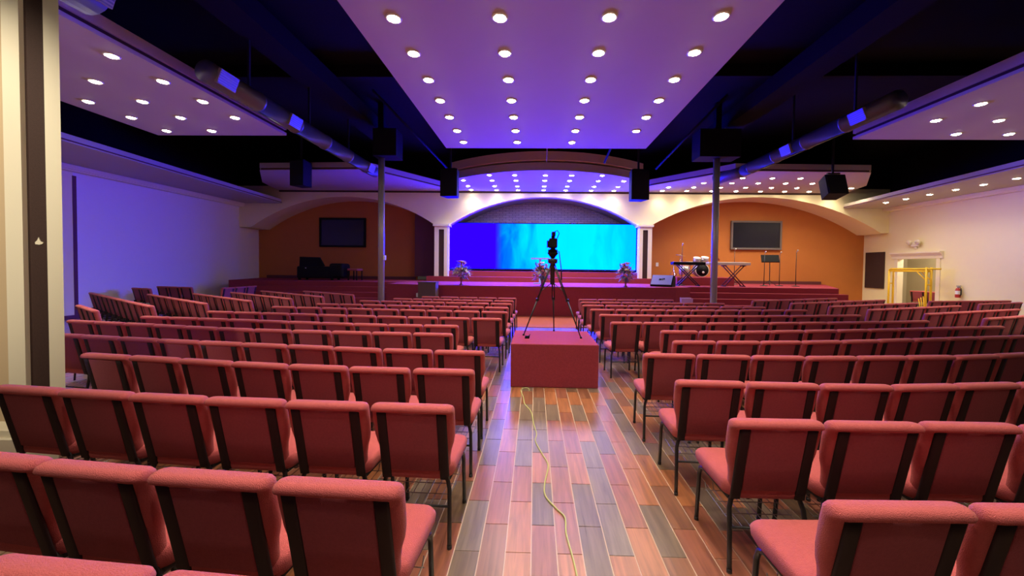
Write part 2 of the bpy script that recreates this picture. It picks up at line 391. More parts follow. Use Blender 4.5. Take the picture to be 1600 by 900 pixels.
# ------------------------------------------------------------------ stage
SZ = 1.03
fe = [(-5.45, 14.45), (-4.4, 14.15), (-3.2, 13.85), (-1.5, 13.7), (.4, 13.66), (2.3, 13.7), (3.8, 13.88), (5.0, 14.15), (5.6, 14.4)]
stg = struct('stage', MB().prism(fe + [(5.6, 14.9), (11.2, 14.9), (13.8, 19.25), (-13.5, 19.25), (-12.6, 16.0), (-5.45, 16.0)], 0, SZ), M['carpet'])
for i in range(1, 4):
    z = SZ - .2 * i
    struct('stair_step', MB().box((5.62, 14.9 - .3 * i, 0), (11.2 + .12 * i, 14.9 - .3 * (i - 1), z)), M['carpet'], stg)
    struct('stair_step', MB().box((-12.2, 16 - .3 * i, 0), (-5.5, 16 - .3 * (i - 1), z)), M['carpet'], stg)
struct('stair_step', MB().box((5.62, 13.7, 0), (11.7, 14.0, .23)), M['carpet'], stg)
struct('stair_step', MB().box((-12.2, 14.8, 0), (-5.5, 15.1, .23)), M['carpet'], stg)
struct('riser', MB().box((-4.8, 17.5, SZ), (5.4, 18.0, 1.25)), M['carpet'], stg)
struct('riser', MB().box((-4.5, 17.99, SZ), (5.05, 19.58, 1.50)), M['carpet'], stg)
struct('baseboard_back', MB().box((5.5, 19.2, SZ), (13.6, 19.29, SZ + .14)).box((-13.2, 19.2, SZ), (-5.8, 19.29, SZ + .14)), M['maroon'])

# video wall
lt = thing('video_wall', 'wide video wall glowing blue and cyan behind the stage', 'screen', (.335, 18.5, 1.57))
LW, LH = 4.32, 2.13
obj('display', MB().box((-LW, -.06, .05), (LW, -.02, LH)), M['led'], lt)
obj('frame', MB().box((-LW - .07, -.05, .0), (LW + .1, .05, .045)).box((-LW - .07, -.05, LH + .005), (LW + .1, .05, LH + .05)).box((-LW - .07, -.05, .045), (-LW - .005, .05, LH + .005)).box((LW + .005, -.05, .045), (LW + .1, .05, LH + .005)).box((-LW, -.018, .045), (LW, .05, LH + .005)), M['black'], lt)

# wall televisions
for x0, x1, z0, z1, lb in ((-10.56, -8.27, 2.58, 4.01, 'large dark wall screen on the dim left orange wall'), (9.33, 11.71, 2.65, 4.02, 'large dark wall screen with grey frame on the right orange wall')):
    t = thing('wall_screen', lb, 'screen', ((x0 + x1) / 2, 19.3, z0)); w = (x1 - x0) / 2; hh = z1 - z0
    bz = MB()
    for a, b in (((-w, 0), (w, .09)), ((-w, hh - .09), (w, hh)), ((-w, .09), (-w + .09, hh - .09)), ((w - .09, .09), (w, hh - .09))):
        bz.box((a[0], -.12, a[1]), (b[0], -.0, b[1]))
    bevel(obj('bezel', bz, M['bezel'] if x0 > 0 else M['black'], t), .01)
    obj('glass', MB().box((-w + .09, -.09, .09), (w - .09, -.0, hh - .09)), M['screen_off'], t)

# ------------------------------------------------------------------ downlights
lensm = MB().lathe([(.0785, .0), (.076, -.012), (.062, -.022), (.035, -.029), (.004, -.031)], n=14).mesh('lens', M['lamp'])
ringm = MB().lathe([(.079, .0), (.102, .0), (.102, -.010), (.090, -.016), (.079, -.012)], n=16, cap=False).mesh('trim_ring', M['trimring'])
ld = bpy.data.lights.new('downlight_lamp', 'SPOT'); ld.energy = LAMP_W; ld.color = LAMP_C; ld.spot_size = math.radians(74); ld.spot_blend = .6; ld.shadow_soft_size = .06
ldw = ld.copy(); ldw.name = 'wide_downlight_lamp'; ldw.spot_size = math.radians(140); ldw.spot_blend = .8
ldd = ldw.copy(); ldd.name = 'dim_downlight_lamp'; ldd.energy = LAMP_W * .65; ldc = ldw.copy(); ldc.name = 'canopy_lamp'; ldc.energy = LAMP_W * 1.35
lds = ldw.copy(); lds.name = 'soffit_lamp'; lds.energy = LAMP_W * .55
def downlight(x, y, z, label, group, ld=ld):
    t = thing('downlight', label, 'ceiling light', (x, y, z), 0, group)
    link('trim_ring', ringm, t); link('lens', lensm, t)
    link('lamp', ld, t, (0, 0, -.06))
mx = [-1.81, -.47, .89, 2.26]
for i, x in enumerate(mx):
    for k in range(-6, 7):
        y = 5.03 + .82 * k
        if i == 3 and k == 6: continue
        if k >= 0: lb = 'warm downlight in the central panel, %s row from stage, %s column from left' % (ORD[6 - k], ORD[i])
        else: lb = 'warm downlight in the central panel overhead, %s row behind, %s column from left' % (ORD[-k - 1], ORD[i])
        downlight(x, y, 4.8, lb, 'downlights in the central ceiling panel')
LPX = [-6.4, -7.59, -8.67]
for i, x in enumerate(LPX):
    for k in range(6):
        y = 9.16 - .82 * k
        if i == 0 and k == 0: continue
        downlight(x, y, 4.8, 'warm downlight in the left ceiling panel, %s from far end, %s column from right' % (ORD[k], ORD[i]), 'downlights in the left ceiling panel', ldw if i == 2 else ld)
for i, x in enumerate([8.2, 9.45, 10.6, 11.7]):
    for k in range(5):
        y = 9.28 - .82 * k
        if i == 0 and k == 0: continue
        downlight(x, y, 4.8, 'warm downlight in the right ceiling panel, %s from far end, %s column from left' % (ORD[k], ORD[i]), 'downlights in the right ceiling panel', ldw if i == 3 else ld)
for i, x in enumerate([-2.85, -1.72, -.77, .36, 1.33, 2.45, 3.44]):
    for k, y in enumerate([17.66, 16.82, 15.74, 14.82]):
        if k == 3 and i in (0, 6): continue
        downlight(x, y - .06, 5.1, 'warm downlight in the blue-lit stage canopy, %s from wall, %s column from left' % (ORD[k], ORD[i]), 'downlights in the stage canopy', ldd if k == 0 else ldc)
lw = ld.copy(); lw.name = 'entry_lamp'; lw.spot_size = math.radians(50); lw.spot_blend = .8; lw.energy = ENTRY_W
for i, x in enumerate([-4.6, -6.0]):
    t = thing('downlight', 'warm downlight in the rear ceiling panel before the pier, %s from the aisle' % ORD[i], 'ceiling light', (x, .35, 4.8))
    link('trim_ring', ringm, t); link('lens', lensm, t); link('lamp', lw, t, (0, 0, -.06)).rotation_euler = Vector((x + 5.0, -2.9, 2.2)).to_track_quat('Z', 'Y').to_euler()
RC = [(17.56, [5.53, 6.58, 7.66, 8.7, 9.74, 10.77, 11.81, 12.99]), (16.79, [5.54, 6.58, 7.68, 8.71, 9.76, 10.79, 11.9, 12.99]), (15.93, [6.63, 7.72, 8.74, 9.8, 10.83, 11.88]), (15.06, [7.69, 8.78, 9.8])]
for k, (y, xs) in enumerate(RC):
    for i, x in enumerate(xs):
        downlight(x, y, 5.1, 'warm downlight in the canopy above right arch, %s row from wall, %s from left' % (ORD[k], ORD[i]), 'downlights in the right canopy', ldd if k == 0 else ldw)
for i, y in enumerate([16.36, 15.5, 14.6, 13.72, 12.9, 12.05]):
    downlight(14.03, y, 4.45, 'warm round downlight in the right wall soffit, %s from the stage' % ORD[i], 'downlights in the right wall soffit', lds)

# ------------------------------------------------------------------ ducts, vents, poles, hanging speakers
def duct(x, z, y0, y1, label, near=False):
    t = thing('air_duct', label, 'duct', (x, y0, z))
    pts = [(0, 0, 0), (0, y1 - y0, 0)]
    R = .18
    n = 20; segs = [0]; L_ = y1 - y0; rg = []
    k = 0.0
    prof = []
    while k < L_:
        prof += [(k, R), (k + 1.18, R), (k + 1.19, R + .012), (k + 1.23, R + .012), (k + 1.24, R)]; k += 1.24
    prof = [p for p in prof if p[0] <= L_] + [(L_, R), (L_ + .05, R * .6)]
    for yy, r in prof: rg.append([(r * math.cos(2 * PI * q / n), yy, r * math.sin(2 * PI * q / n)) for q in range(n)])
    obj('pipe', MB().rings(rg, True, flip=True), M['duct'], t)
    for q in range(1, int(L_), 2): obj('hanger_strap', MB().box((-.02, q - .02, .2), (.02, q + .02, 6.599 - z)), M['black_metal'], t)
    return t
dl = duct(-5.42, 4.84, 6.42, 13.3, 'long black round air duct with vents left of the central panel')
dr = duct(6.68, 4.86, 7.6, 13.0, 'long black round air duct with vents right of the central panel')
def vent(parent, yy, side):
    a = math.radians(20) * side
    rot = Matrix.Rotation(a, 3, 'Y')
    v = MB(); v.box((-.02, -.22, -.13), (.03, .22, .13), rot=rot, at=(side * .235, yy, -.06))
    fr = obj('vent', v, M['vent'], parent)
    sl = MB()
    for q in range(6): sl.box((.03, -.19, -.10 + q * .04), (.036, .19, -.082 + q * .04), rot=rot, at=(side * .235, yy, -.06)) if side > 0 else sl.box((-.036, -.19, -.10 + q * .04), (-.03, .19, -.082 + q * .04), rot=rot, at=(side * .235, yy, -.06))
    obj('slat', sl, M['grey'], fr)
def vent_l(parent, yy):
    rot = Matrix.Rotation(math.radians(20), 3, 'Y')
    v = MB().box((-.02, -.2, -.12), (.03, .2, .12), rot=rot, at=(.175, yy, -.05))
    fr = obj('vent', v, M['vent'], parent)
    sl = MB()
    for q in range(6): sl.box((.03, -.19, -.11 + q * .04), (.036, .19, -.09 + q * .04), rot=rot, at=(.175, yy, -.05))
    obj('louvre', sl, M['duct'], fr)
def vent_r(parent, yy):
    rot = Matrix.Rotation(math.radians(-20), 3, 'Y')
    v = MB().box((-.03, -.2, -.12), (.02, .2, .12), rot=rot, at=(-.175, yy, -.05))
    fr = obj('vent', v, M['vent'], parent)
    sl = MB()
    for q in range(6): sl.box((-.036, -.19, -.11 + q * .04), (-.03, .19, -.09 + q * .04), rot=rot, at=(-.175, yy, -.05))
    obj('louvre', sl, M['duct'], fr)
for yy in (6.66, 8.57, 12.6): vent_l(dl, yy - 6.42)
for yy in (8.3, 10.6): vent_r(dr, yy - 7.6)
obj('elbow', MB().tube([(0, 5.4, 0), (-.12, 5.65, -.03), (-.6, 6.15, -.14)], [.175, .175, .17], 16), M['duct'], dr)
t = thing('air_duct', 'short wide black duct end at the upper left beside the pier', 'duct', (-5.35, 3.2, 4.92))
obj('pipe', MB().rings([[(.27 * math.cos(2 * PI * q / 20), yy, .27 * math.sin(2 * PI * q / 20)) for q in range(20)] for yy in (0, 1.5)], True, flip=True), M['duct'], t)
obj('hanger_strap', MB().box((-.03, .7, .3), (.03, .76, 1.68)), M['black_metal'], t)
vent_l(t, 1.3)
for ch_ in t.children:
    if ch_.name.startswith('vent'): ch_.location = (.09, 0, -.03)
for x, y, lb, bx in ((-4.68, 12.0, 'tall thin steel pole left of the aisle before the stage steps', (-.15, .55)), (5.36, 12.0, 'tall thin steel pole right of the aisle before the stage steps', (-.62, .55))):
    t = thing('support_pole', lb, 'pole', (x, y, 0))
    obj('shaft', MB().lathe([(.095, .02), (.095, 5.0)], n=20), M['pole'], t)
    obj('base_plate', MB().box((-.18, -.18, 0), (.18, .18, .02)), M['pole'], t)
    obj('head_box', MB().box((bx[0], -.3, 4.95), (bx[1], .3, 5.75)).box((-.08, -.08, 5.75), (.08, .08, 6.59)), M['black'], t)
def hung(name, x0, x1, z0, z1, y, label, tilt=0, yaw=0, dep=.5):
    t = thing(name, label, 'speaker', ((x0 + x1) / 2, y, (z0 + z1) / 2), yaw, )
    w = (x1 - x0) / 2; hh = (z1 - z0) / 2; R_ = Matrix.Rotation(tilt, 3, 'X')
    b = MB(); k = .72
    vs = [(-w, 0, -hh), (w, 0, -hh), (w * k, dep, -hh), (-w * k, dep, -hh), (-w, 0, hh), (w, 0, hh), (w * k, dep, hh), (-w * k, dep, hh)]
    b.add([R_ @ Vector(v) for v in vs], [(0, 3, 2, 1), (4, 5, 6, 7), (0, 1, 5, 4), (1, 2, 6, 5), (2, 3, 7, 6), (3, 0, 4, 7)])
    bevel(obj('cabinet', b, M['black'], t), .015)
    g = MB().box((-w + .03, -.025, -hh + .03), (w - .03, -.002, hh - .03), rot=R_)
    bevel(obj('grille', g, M['speaker'], t), .008)
    m_ = MB().box((-.03, dep * .4, hh * .6), (.03, dep * .4 + .05, 6.6 - (z0 + z1) / 2))
    m_.box((-w * .6, dep * .3, hh), (w * .6, dep * .3 + .08, hh + .05))
    obj('mounting_bracket', m_, M['black_metal'], t)
hung('hanging_speaker', -3.36, -2.74, 4.16, 5.12, 13.9, 'tall black speaker hung left of the stage canopy', yaw=-.12)
hung('hanging_speaker', 3.31, 3.95, 4.08, 5.12, 13.9, 'tall black speaker hung right of the stage canopy', yaw=.12)
hung('hanging_speaker', -8.5, -7.95, 4.42, 5.3, 13.5, 'black speaker hung before the left canopy', yaw=-.2)
hung('hanging_speaker', 9.65, 10.3, 4.22, 4.92, 13.5, 'black tilted speaker hung before the right canopy', tilt=-.3, yaw=-.05)
hs = MB().tube([(.33, 10.8, 6.55), (.33, 12.2, 4.9)], .02, 6)
obj('hanger_rod', hs, M['grey'], label='thin rod hanging from the black ceiling before the stage canopy', category='rod')
for (a, b, lb) in (((2.7, 10.9, 6.5), (2.25, 13.2, 5.15), 'thin slanted brace rod right of the hanging rod'), ((5.25, 11.2, 6.5), (4.35, 14.6, 5.3), 'slanted brace by the right hanging speaker'), ((-4.5, 10.9, 6.5), (-3.3, 14.9, 5.35), 'slanted brace by the left hanging speaker')):
    obj('brace_rod', MB().tube([a, b], .035, 8), M['black'], label=lb, category='rod')

# ------------------------------------------------------------------ chairs
def rrect(w, d, r, n=5, cx=0, cy=0):
    out = []; r = min(r, w * .999, d * .999)
    for sx, sy, a0 in ((1, 1, 0), (-1, 1, 90), (-1, -1, 180), (1, -1, 270)):
        for k in range(n):
            a = math.radians(a0 + 90 * k / (n - 1))
            out.append((cx + sx * (w - r) + r * math.cos(a), cy + sy * (d - r) + r * math.sin(a)))
    return out
def yb(z): return .105 - (z - .44) * .215               # rear face of the leaning back
def chair_meshes():
    R = {}
    # upholstered back: rounded slab, full width above, narrowing below
    mb = MB(); rg = []
    prof = [(.445, .185, .018), (.452, .197, .030), (.47, .203, .036), (.53, .207, .038), (.58, .216, .038), (.63, .232, .038), (.68, .241, .038), (.76, .2445, .039), (.822, .2445, .040), (.834, .2445, .036), (.846, .243, .038), (.860, .239, .031), (.868, .231, .020), (.871, .222, .008)]
    for z, w, d in prof: rg.append([(x, y, z) for x, y in rrect(w, d + (.013 if z > .83 else 0) , .034, 5, 0, yb(z) + (.030 if z > .83 else .04))])
    mb.rings(rg); R['backrest'] = mb.mesh('backrest', M['fabric'])
    mb = MB(); rg = []
    for z, w, d in ((.452, .142, .004), (.458, .148, .010), (.60, .149, .010), (.81, .150, .010), (.838, .148, .010), (.842, .142, .004)):
        rg.append([(x, y, z) for x, y in rrect(w, d, .008, 4, 0, yb(z) - .002)])
    mb.rings(rg); R['back_panel'] = mb.mesh('back_panel', M['fabric_shaded'])
    # seat with a waterfall front
    mb = MB(); rg = []
    for z, w, yf, yr in ((.395, .205, .545, .12), (.402, .220, .565, .11), (.425, .231, .588, .105), (.455, .234, .592, .105), (.476, .230, .575, .108), (.487, .218, .548, .115), (.492, .190, .50, .13), (.494, .13, .42, .18)):
        cy = (yf + yr) / 2; rg.append([(x, y, z) for x, y in rrect(w, (yf - yr) / 2, .075, 6, 0, cy)])
    rg = [[(x * .975, y, z) for x, y, z in r_] for r_ in rg]; mb.rings(rg); R['seat'] = mb.mesh('seat', M['fabric'])
    for s, nm in ((-1, 'l'), (1, 'r')):
        mb = MB()
        rg = []
        for z in (.40, .44, .60, .78, .838):
            rg.append([(x, y, z) for x, y in rrect(.028, .010, .008, 3, s * .178, yb(z) - .003)])
        mb.rings(rg); R['upright_' + nm] = mb.mesh('upright', M['channel'])
        mb = MB().tube([(s * .180, .112, .43), (s * .192, .125, .385), (s * .205, .115, .34), (s * .212, .09, .22), (s * .216, .075, .012)], .0135, 8)
        mb.lathe([(.015, 0), (.015, .022)], (s * .216, .075, 0), 8); R['rear_leg_' + nm] = mb.mesh('leg', M['black_metal'])
        mb = MB().tube([(s * .195, .14, .392), (s * .2, .46, .392), (s * .203, .50, .375), (s * .205, .515, .33), (s * .207, .54, .012)], .0135, 8)
        mb.lathe([(.015, 0), (.015, .022)], (s * .207, .54, 0), 8); R['front_leg_' + nm] = mb.mesh('leg', M['black_metal'])
    mb = MB().tube([(-.212, .09, .245), (.212, .09, .245)], .008, 6); R['crossbar'] = mb.mesh('crossbar', M['black_metal'])
    mb = MB()
    for k in range(9): mb.tube([(-.19 + .0475 * k, .09, .252), (-.19 + .0475 * k, .44, .262), (-.19 + .0475 * k, .46, .30)], .0028, 4)
    for y in (.2, .32, .44): mb.tube([(-.2, y, .256), (.2, y, .256)], .003, 4)
    R['book_rack'] = mb.mesh('book_rack', M['grey'])
    mb = MB()
    for s in (-1, 1):
        mb.tube([(s * .195, .12, .40), (s * .212, .09, .25), (s * .216, .075, 0)], .0115, 6).tube([(s * .2, .5, .39), (s * .207, .54, 0)], .0115, 6).tube([(s * .198, .12, .392), (s * .2, .5, .392)], .0115, 5)
        mb.box((s * .18 - .019, yb(.64) - .013, .40), (s * .18 + .019, yb(.40) + .01, .46))
        vs = []
        for z in (.42, .825):
            for dx, dy in ((-.028, .006), (.028, .006), (.028, -.012), (-.028, -.012)): vs.append((s * .18 + dx, yb(z) + dy, z))
        mb.add(vs, [(3, 2, 6, 7), (1, 0, 4, 5), (2, 1, 5, 6), (0, 3, 7, 4), (4, 7, 6, 5)])
    mb.tube([(-.212, .09, .245), (.212, .09, .245)], .008, 5); mb.box((-.19, .1, .25), (.19, .44, .254))
    R['frame'] = mb.mesh('frame', M['channel'])
    return R
CM = chair_meshes()
crnd = random.Random(5)
NCH = 0
def place_chair(x, y, a, label, group, full):
    global NCH; NCH += 1
    a += crnd.uniform(-.005, .005)
    t = thing('burgundy_chair', label, 'chair', (x + crnd.uniform(-.002, .002), y + crnd.uniform(-.008, .008), 0), a, group)
    link('backrest', CM['backrest'], t); link('back_panel', CM['back_panel'], t); link('seat', CM['seat'], t)
    if full:
        for s in 'lr':
            link('upright', CM['upright_' + s], t); link('leg', CM['rear_leg_' + s], t); link('leg', CM['front_leg_' + s], t)
        link('crossbar', CM['crossbar'], t); link('book_rack', CM['book_rack'], t)
    else:
        link('frame', CM['frame'], t)
PITCH = .515
def row(x, y, deg, n, side, fmt, group, full=0, skip=(), turned=False):
    """(x, y): outer corner of the aisle-end chair's back top; side -1 runs to the left, +1 to the right."""
    a = math.radians(deg)
    for i in range(n):
        if i in skip: continue
        s = side * (.25 + PITCH * i)
        place_chair(x + math.cos(a) * s, y + math.sin(a) * s, a + (PI if turned else 0), fmt % ORD[i], group, i < full)
def smooth(P, n=5):
    P = [Vector(p) for p in P]; out = []
    for i in range(len(P) - 1):
        a, b, c, d_ = P[max(i - 1, 0)], P[i], P[i + 1], P[min(i + 2, len(P) - 1)]
        for q in range(n):
            u = q / n; out.append(.5 * ((2 * b) + (c - a) * u + (2 * a - 5 * b + 4 * c - d_) * u * u + (3 * b - a - 3 * c + d_) * u ** 3))
    return out + [P[-1]]
def curved_row(P, n, fmt, group, full, fit, turned=False):
    """n chairs along the line P of back tops, beginning at the aisle; fit spreads them over the whole line."""
    P = smooth([(x, y, 0) for x, y in P], 8)
    P.append(P[-1] + (P[-1] - P[-2]) * 12)
    seg = [(P[i + 1] - P[i]).length for i in range(len(P) - 1)]
    p = sum(seg[:-1]) / n if fit else PITCH
    def at(d):
        i = 0
        while i < len(seg) - 1 and d > seg[i]: d -= seg[i]; i += 1
        return P[i] + (P[i + 1] - P[i]) * (d / seg[i])
    left = P[-1].x < P[0].x
    for i in range(n):
        a, b = at(p * i), at(p * (i + 1)); d = (a - b) if left else (b - a); c = (a + b) / 2
        place_chair(c.x, c.y, math.atan2(d.y, d.x) + (PI if turned else 0), fmt % ORD[i], group, i < full)
LR = [([(-.47, .98), (-2.0, 1.09)], 3, 0), ([(-.47, 1.39), (-1.47, 1.45), (-2.6, 1.57)], 4, 0), ([(-.45, 2.24), (-1.97, 2.30), (-3.43, 2.43)], 6, 0),
      ([(-.45, 3.05), (-2.01, 3.12), (-4.06, 3.40)], 7, 1), ([(-.46, 3.76), (-1.45, 3.79), (-2.54, 3.91), (-3.96, 4.08), (-5.23, 4.28)], 10, 0),
      ([(-.97, 4.73), (-2.0, 4.77), (-3.64, 4.86), (-4.93, 5.08), (-6.59, 5.37)], 11, 1), ([(-1.04, 5.41), (-2.53, 5.46), (-4.28, 5.68), (-6.04, 5.88)], 10, 1),
      ([(-.5, 6.22), (-2.42, 6.32), (-4.4, 6.52), (-5.66, 6.65)], 10, 1), ([(-.47, 7.17), (-5.14, 7.57)], 9, 1), ([(-.5, 7.98), (-4.65, 8.27)], 8, 1),
      ([(-.49, 8.82), (-4.11, 9.15)], 7, 1), ([(-.49, 9.6), (-3.57, 9.87)], 6, 1), ([(-.46, 10.45), (-3.07, 10.63)], 5, 1)]
RR = [([(1.02, 1.34), (2.6, 1.38)], 3, 0), ([(1.06, 2.12), (3.1, 2.13)], 4, 0), ([(1.03, 2.87), (2.06, 2.84), (2.59, 2.85), (3.57, 2.97)], 6, 0),
      ([(1.04, 3.79), (2.05, 3.76), (2.55, 3.77), (4.05, 3.92), (4.92, 4.1)], 8, 0), ([(1.57, 4.49), (2.63, 4.56), (3.45, 4.67), (4.43, 4.86), (6.32, 5.28)], 10, 0),
      ([(1.67, 5.23), (2.66, 5.28), (3.7, 5.46), (5.22, 5.77), (7.2, 6.23)], 11, 1), ([(1.16, 6.0), (2.58, 6.09), (3.63, 6.22), (5.04, 6.45), (6.64, 6.8)], 11, 1),
      ([(1.15, 7.0), (2.66, 7.03), (4.16, 7.18), (6.12, 7.55)], 10, 1), ([(1.11, 7.89), (3.4, 8.03), (5.71, 8.39)], 9, 1), ([(1.06, 8.75), (5.13, 8.87)], 8, 1),
      ([(1.11, 9.55), (4.63, 9.70)], 7, 1), ([(1.16, 10.37), (3.71, 10.57)], 5, 1)]
for k, (P, n, fit) in enumerate(LR):
    curved_row(P, n, 'burgundy padded chair left of the aisle, %s from the aisle, ' + ORD[k] + ' row from camera', 'chairs in the left centre block', 99 if k < 5 else (3 if k < 9 else 1), fit, k == 0)
for k, (P, n, fit) in enumerate(RR):
    curved_row(P, n, 'burgundy padded chair right of the aisle, %s from the aisle, ' + ORD[k] + ' row from camera', 'chairs in the right centre block', 99 if k < 5 else (3 if k < 9 else 1), fit)
LA = [(-7.5, 6.5, -33, 3), (-7.33, 7.32, -33, 11), (-6.83, 7.98, -33, 8), (-6.4, 8.7, -33, 7), (-5.91, 9.4, -33, 7), (-5.55, 10.17, -33, 7), (-5.1, 10.95, -31, 5)]
for k, (x, y, a, n) in enumerate(LA):
    row(x, y, a, n, -1, 'burgundy chair in the angled left block, %s from its right end, ' + ORD[k] + ' row from camera', 'chairs in the angled left block')
RA = [(8.1, 7.26, 23, 7), (7.72, 7.95, 22, 7), (7.2, 8.65, 22.5, 7), (6.87, 9.33, 23.4, 7), (6.43, 10.02, 24.5, 8), (5.85, 10.7, 24, 7)]
for k, (x, y, a, n) in enumerate(RA):
    row(x, y, a, n, 1, 'burgundy chair in the angled right block, %s from its left end, ' + ORD[k] + ' row from camera', 'chairs in the angled right block')
row(11.75, 10.71, 21, 4, 1, 'burgundy chair near the right wall, nearer row, %s from its left end', 'chairs near the right wall')
row(11.12, 11.4, 13, 6, 1, 'burgundy chair near the right wall, farther row, %s from its left end', 'chairs near the right wall')
row(-12.35, 12.35, -20, 2, -1, 'burgundy chair against the left wall, nearer pair, %s from its right end', 'chairs against the left wall')
row(-11.9, 13.4, -10, 3, -1, 'burgundy chair against the left wall, farther row, %s from its right end', 'chairs against the left wall')
a = math.radians(84)
for i in range(3): place_chair(-10.6, 13.5 + .56 * i, a, 'burgundy chair turned sideways at the far left before the steps, %s from camera' % ORD[i], 'chairs turned sideways at the far left', False)

# ------------------------------------------------------------------ carpeted camera box, tripod and camera, cord
t = obj('camera_platform', MB().box((-.615, -.61, 0), (.615, .61, .61)), M['carpet'], label='low box covered in burgundy carpet standing in the aisle', category='platform')
t.location = (.295, 6.14, 0); bevel(t, .012, 3)
ap = Vector((.29, 6.38, 1.80))
t = thing('camera_tripod', 'black tripod with fluid head standing on the carpeted box', 'tripod', (ap.x, ap.y, .61))
def lo(p): return Vector(p) - Vector((ap.x, ap.y, .61))
for fx, fy in ((-.16, 6.22), (.72, 6.04), (.34, 6.70)):
    f_ = Vector((fx, fy, .615)); dirv = (f_ - ap); top = ap + dirv * .03
    m1 = top + dirv * .5
    side = dirv.cross(Vector((0, 0, 1))).normalized() * .018
    lg = MB().tube([lo(top + side), lo(m1 + side)], .009, 6).tube([lo(top - side), lo(m1 - side)], .009, 6).tube([lo(m1 - dirv * .02), lo(f_)], [.014, .009], 8)
    lg.box(tuple(lo(m1) - Vector((.026, .018, .02))), tuple(lo(m1) + Vector((.026, .018, .02))))
    lo_ = obj('leg', lg, M['black_metal'], t)
    obj('rubber_foot', MB().lathe([(.016, -.005), (.017, .012), (.009, .022)], tuple(lo(f_)), 10), M['black'], lo_)
cc_ = MB().lathe([(.03, .80), (.036, .82), (.036, 1.13), (.075, 1.15), (.08, 1.21), (.02, 1.225)], (0, 0, 0), 12)
obj('centre_column', cc_, M['black_metal'], t)
st_ = MB()
for fx, fy in ((-.16, 6.22), (.72, 6.04), (.34, 6.70)):
    f_ = Vector((fx, fy, .615)); q = ap + (f_ - ap) * .42; st_.tube([lo(q), (0, 0, .84)], .006, 5)
obj('spreader_arm', st_, M['black_metal'], t)
hd = MB().lathe([(.03, 1.225), (.055, 1.26), (.085, 1.30), (.085, 1.315)], n=12)
hd.box((-.05, -.05, 1.30), (.05, .05, 1.37)).lathe([(.03, -.075), (.03, .075)], (0, 0, 1.335), 12, rot=Matrix.Rotation(PI / 2, 3, 'Y')).box((-.035, -.08, 1.37), (.035, .10, 1.385))
obj('fluid_head', hd, M['black'], t)
obj('pan_handle', MB().tube([(.05, 0, 1.335), (.10, -.02, 1.33), (.135, -.06, 1.05), (.14, -.07, .88)], [.008, .008, .009, .012], 8), M['black_metal'], t)
t = thing('video_camera', 'small black video camera mounted on the tripod head', 'camera', (ap.x, ap.y, 1.997)); t.scale = (1.3, 1.3, 1.3)
bevel(obj('body', MB().box((-.05, -.11, 0), (.05, .08, .115)), M['black'], t), .012)
obj('lens', MB().lathe([(.040, .08), (.042, .16), (.048, .165), (.048, .20), (.038, .2)], (0, 0, .06), 14, rot=Matrix.Rotation(-PI / 2, 3, 'X')), M['black'], t)
vf = MB().box((-.02, -.10, .115), (.02, .05, .14)).box((-.02, -.14, .14), (.025, .02, .19)); vf.tube([(.05, -.02, .12), (.075, -.02, .18), (.05, -.02, .215), (.02, -.02, .20)], .006, 6)
bevel(obj('viewfinder', vf, M['black'], t), .004)
obj('monitor_screen', MB().box((-.075, -.10, .005), (-.052, .02, .085)), M['screen_off'], t)
t = thing('cable_clip', 'small black clip lying on the carpeted box', 'clip', (-.10, 5.97, .611))
obj('base', MB().box((-.035, -.02, 0), (.035, .02, .018)), M['black'], t)
obj('jaw', MB().box((-.03, -.015, .018), (.04, .012, .04)).tube([(.02, 0, .03), (.045, .02, .055)], .007, 6), M['black'], t)

cp = [(-.05, 5.36, .006), (-.06, 5.44, .008), (-.10, 5.47, .010), (-.15, 5.44, .008), (-.165, 5.36, .006), (-.15, 5.25, .006), (-.12, 5.05, .006), (-.1, 4.83, .006), (-.02, 4.57, .006), (.01, 4.23, .006), (.04, 3.97, .006), (.03, 3.79, .006), (.09, 3.53, .006), (.135, 3.33, .006), (.10, 3.05, .006), (.10, 2.88, .006), (.17, 2.73, .006), (.225, 2.63, .006), (.22, 2.47, .006), (.245, 2.22, .006), (.25, 2.05, .006), (.22, 1.8, .006)]
obj('extension_cord', MB().tube(smooth(cp), .0055, 8), M['cordm'], label='yellow-green cord winding along the aisle floor from the carpeted box', category='cord')

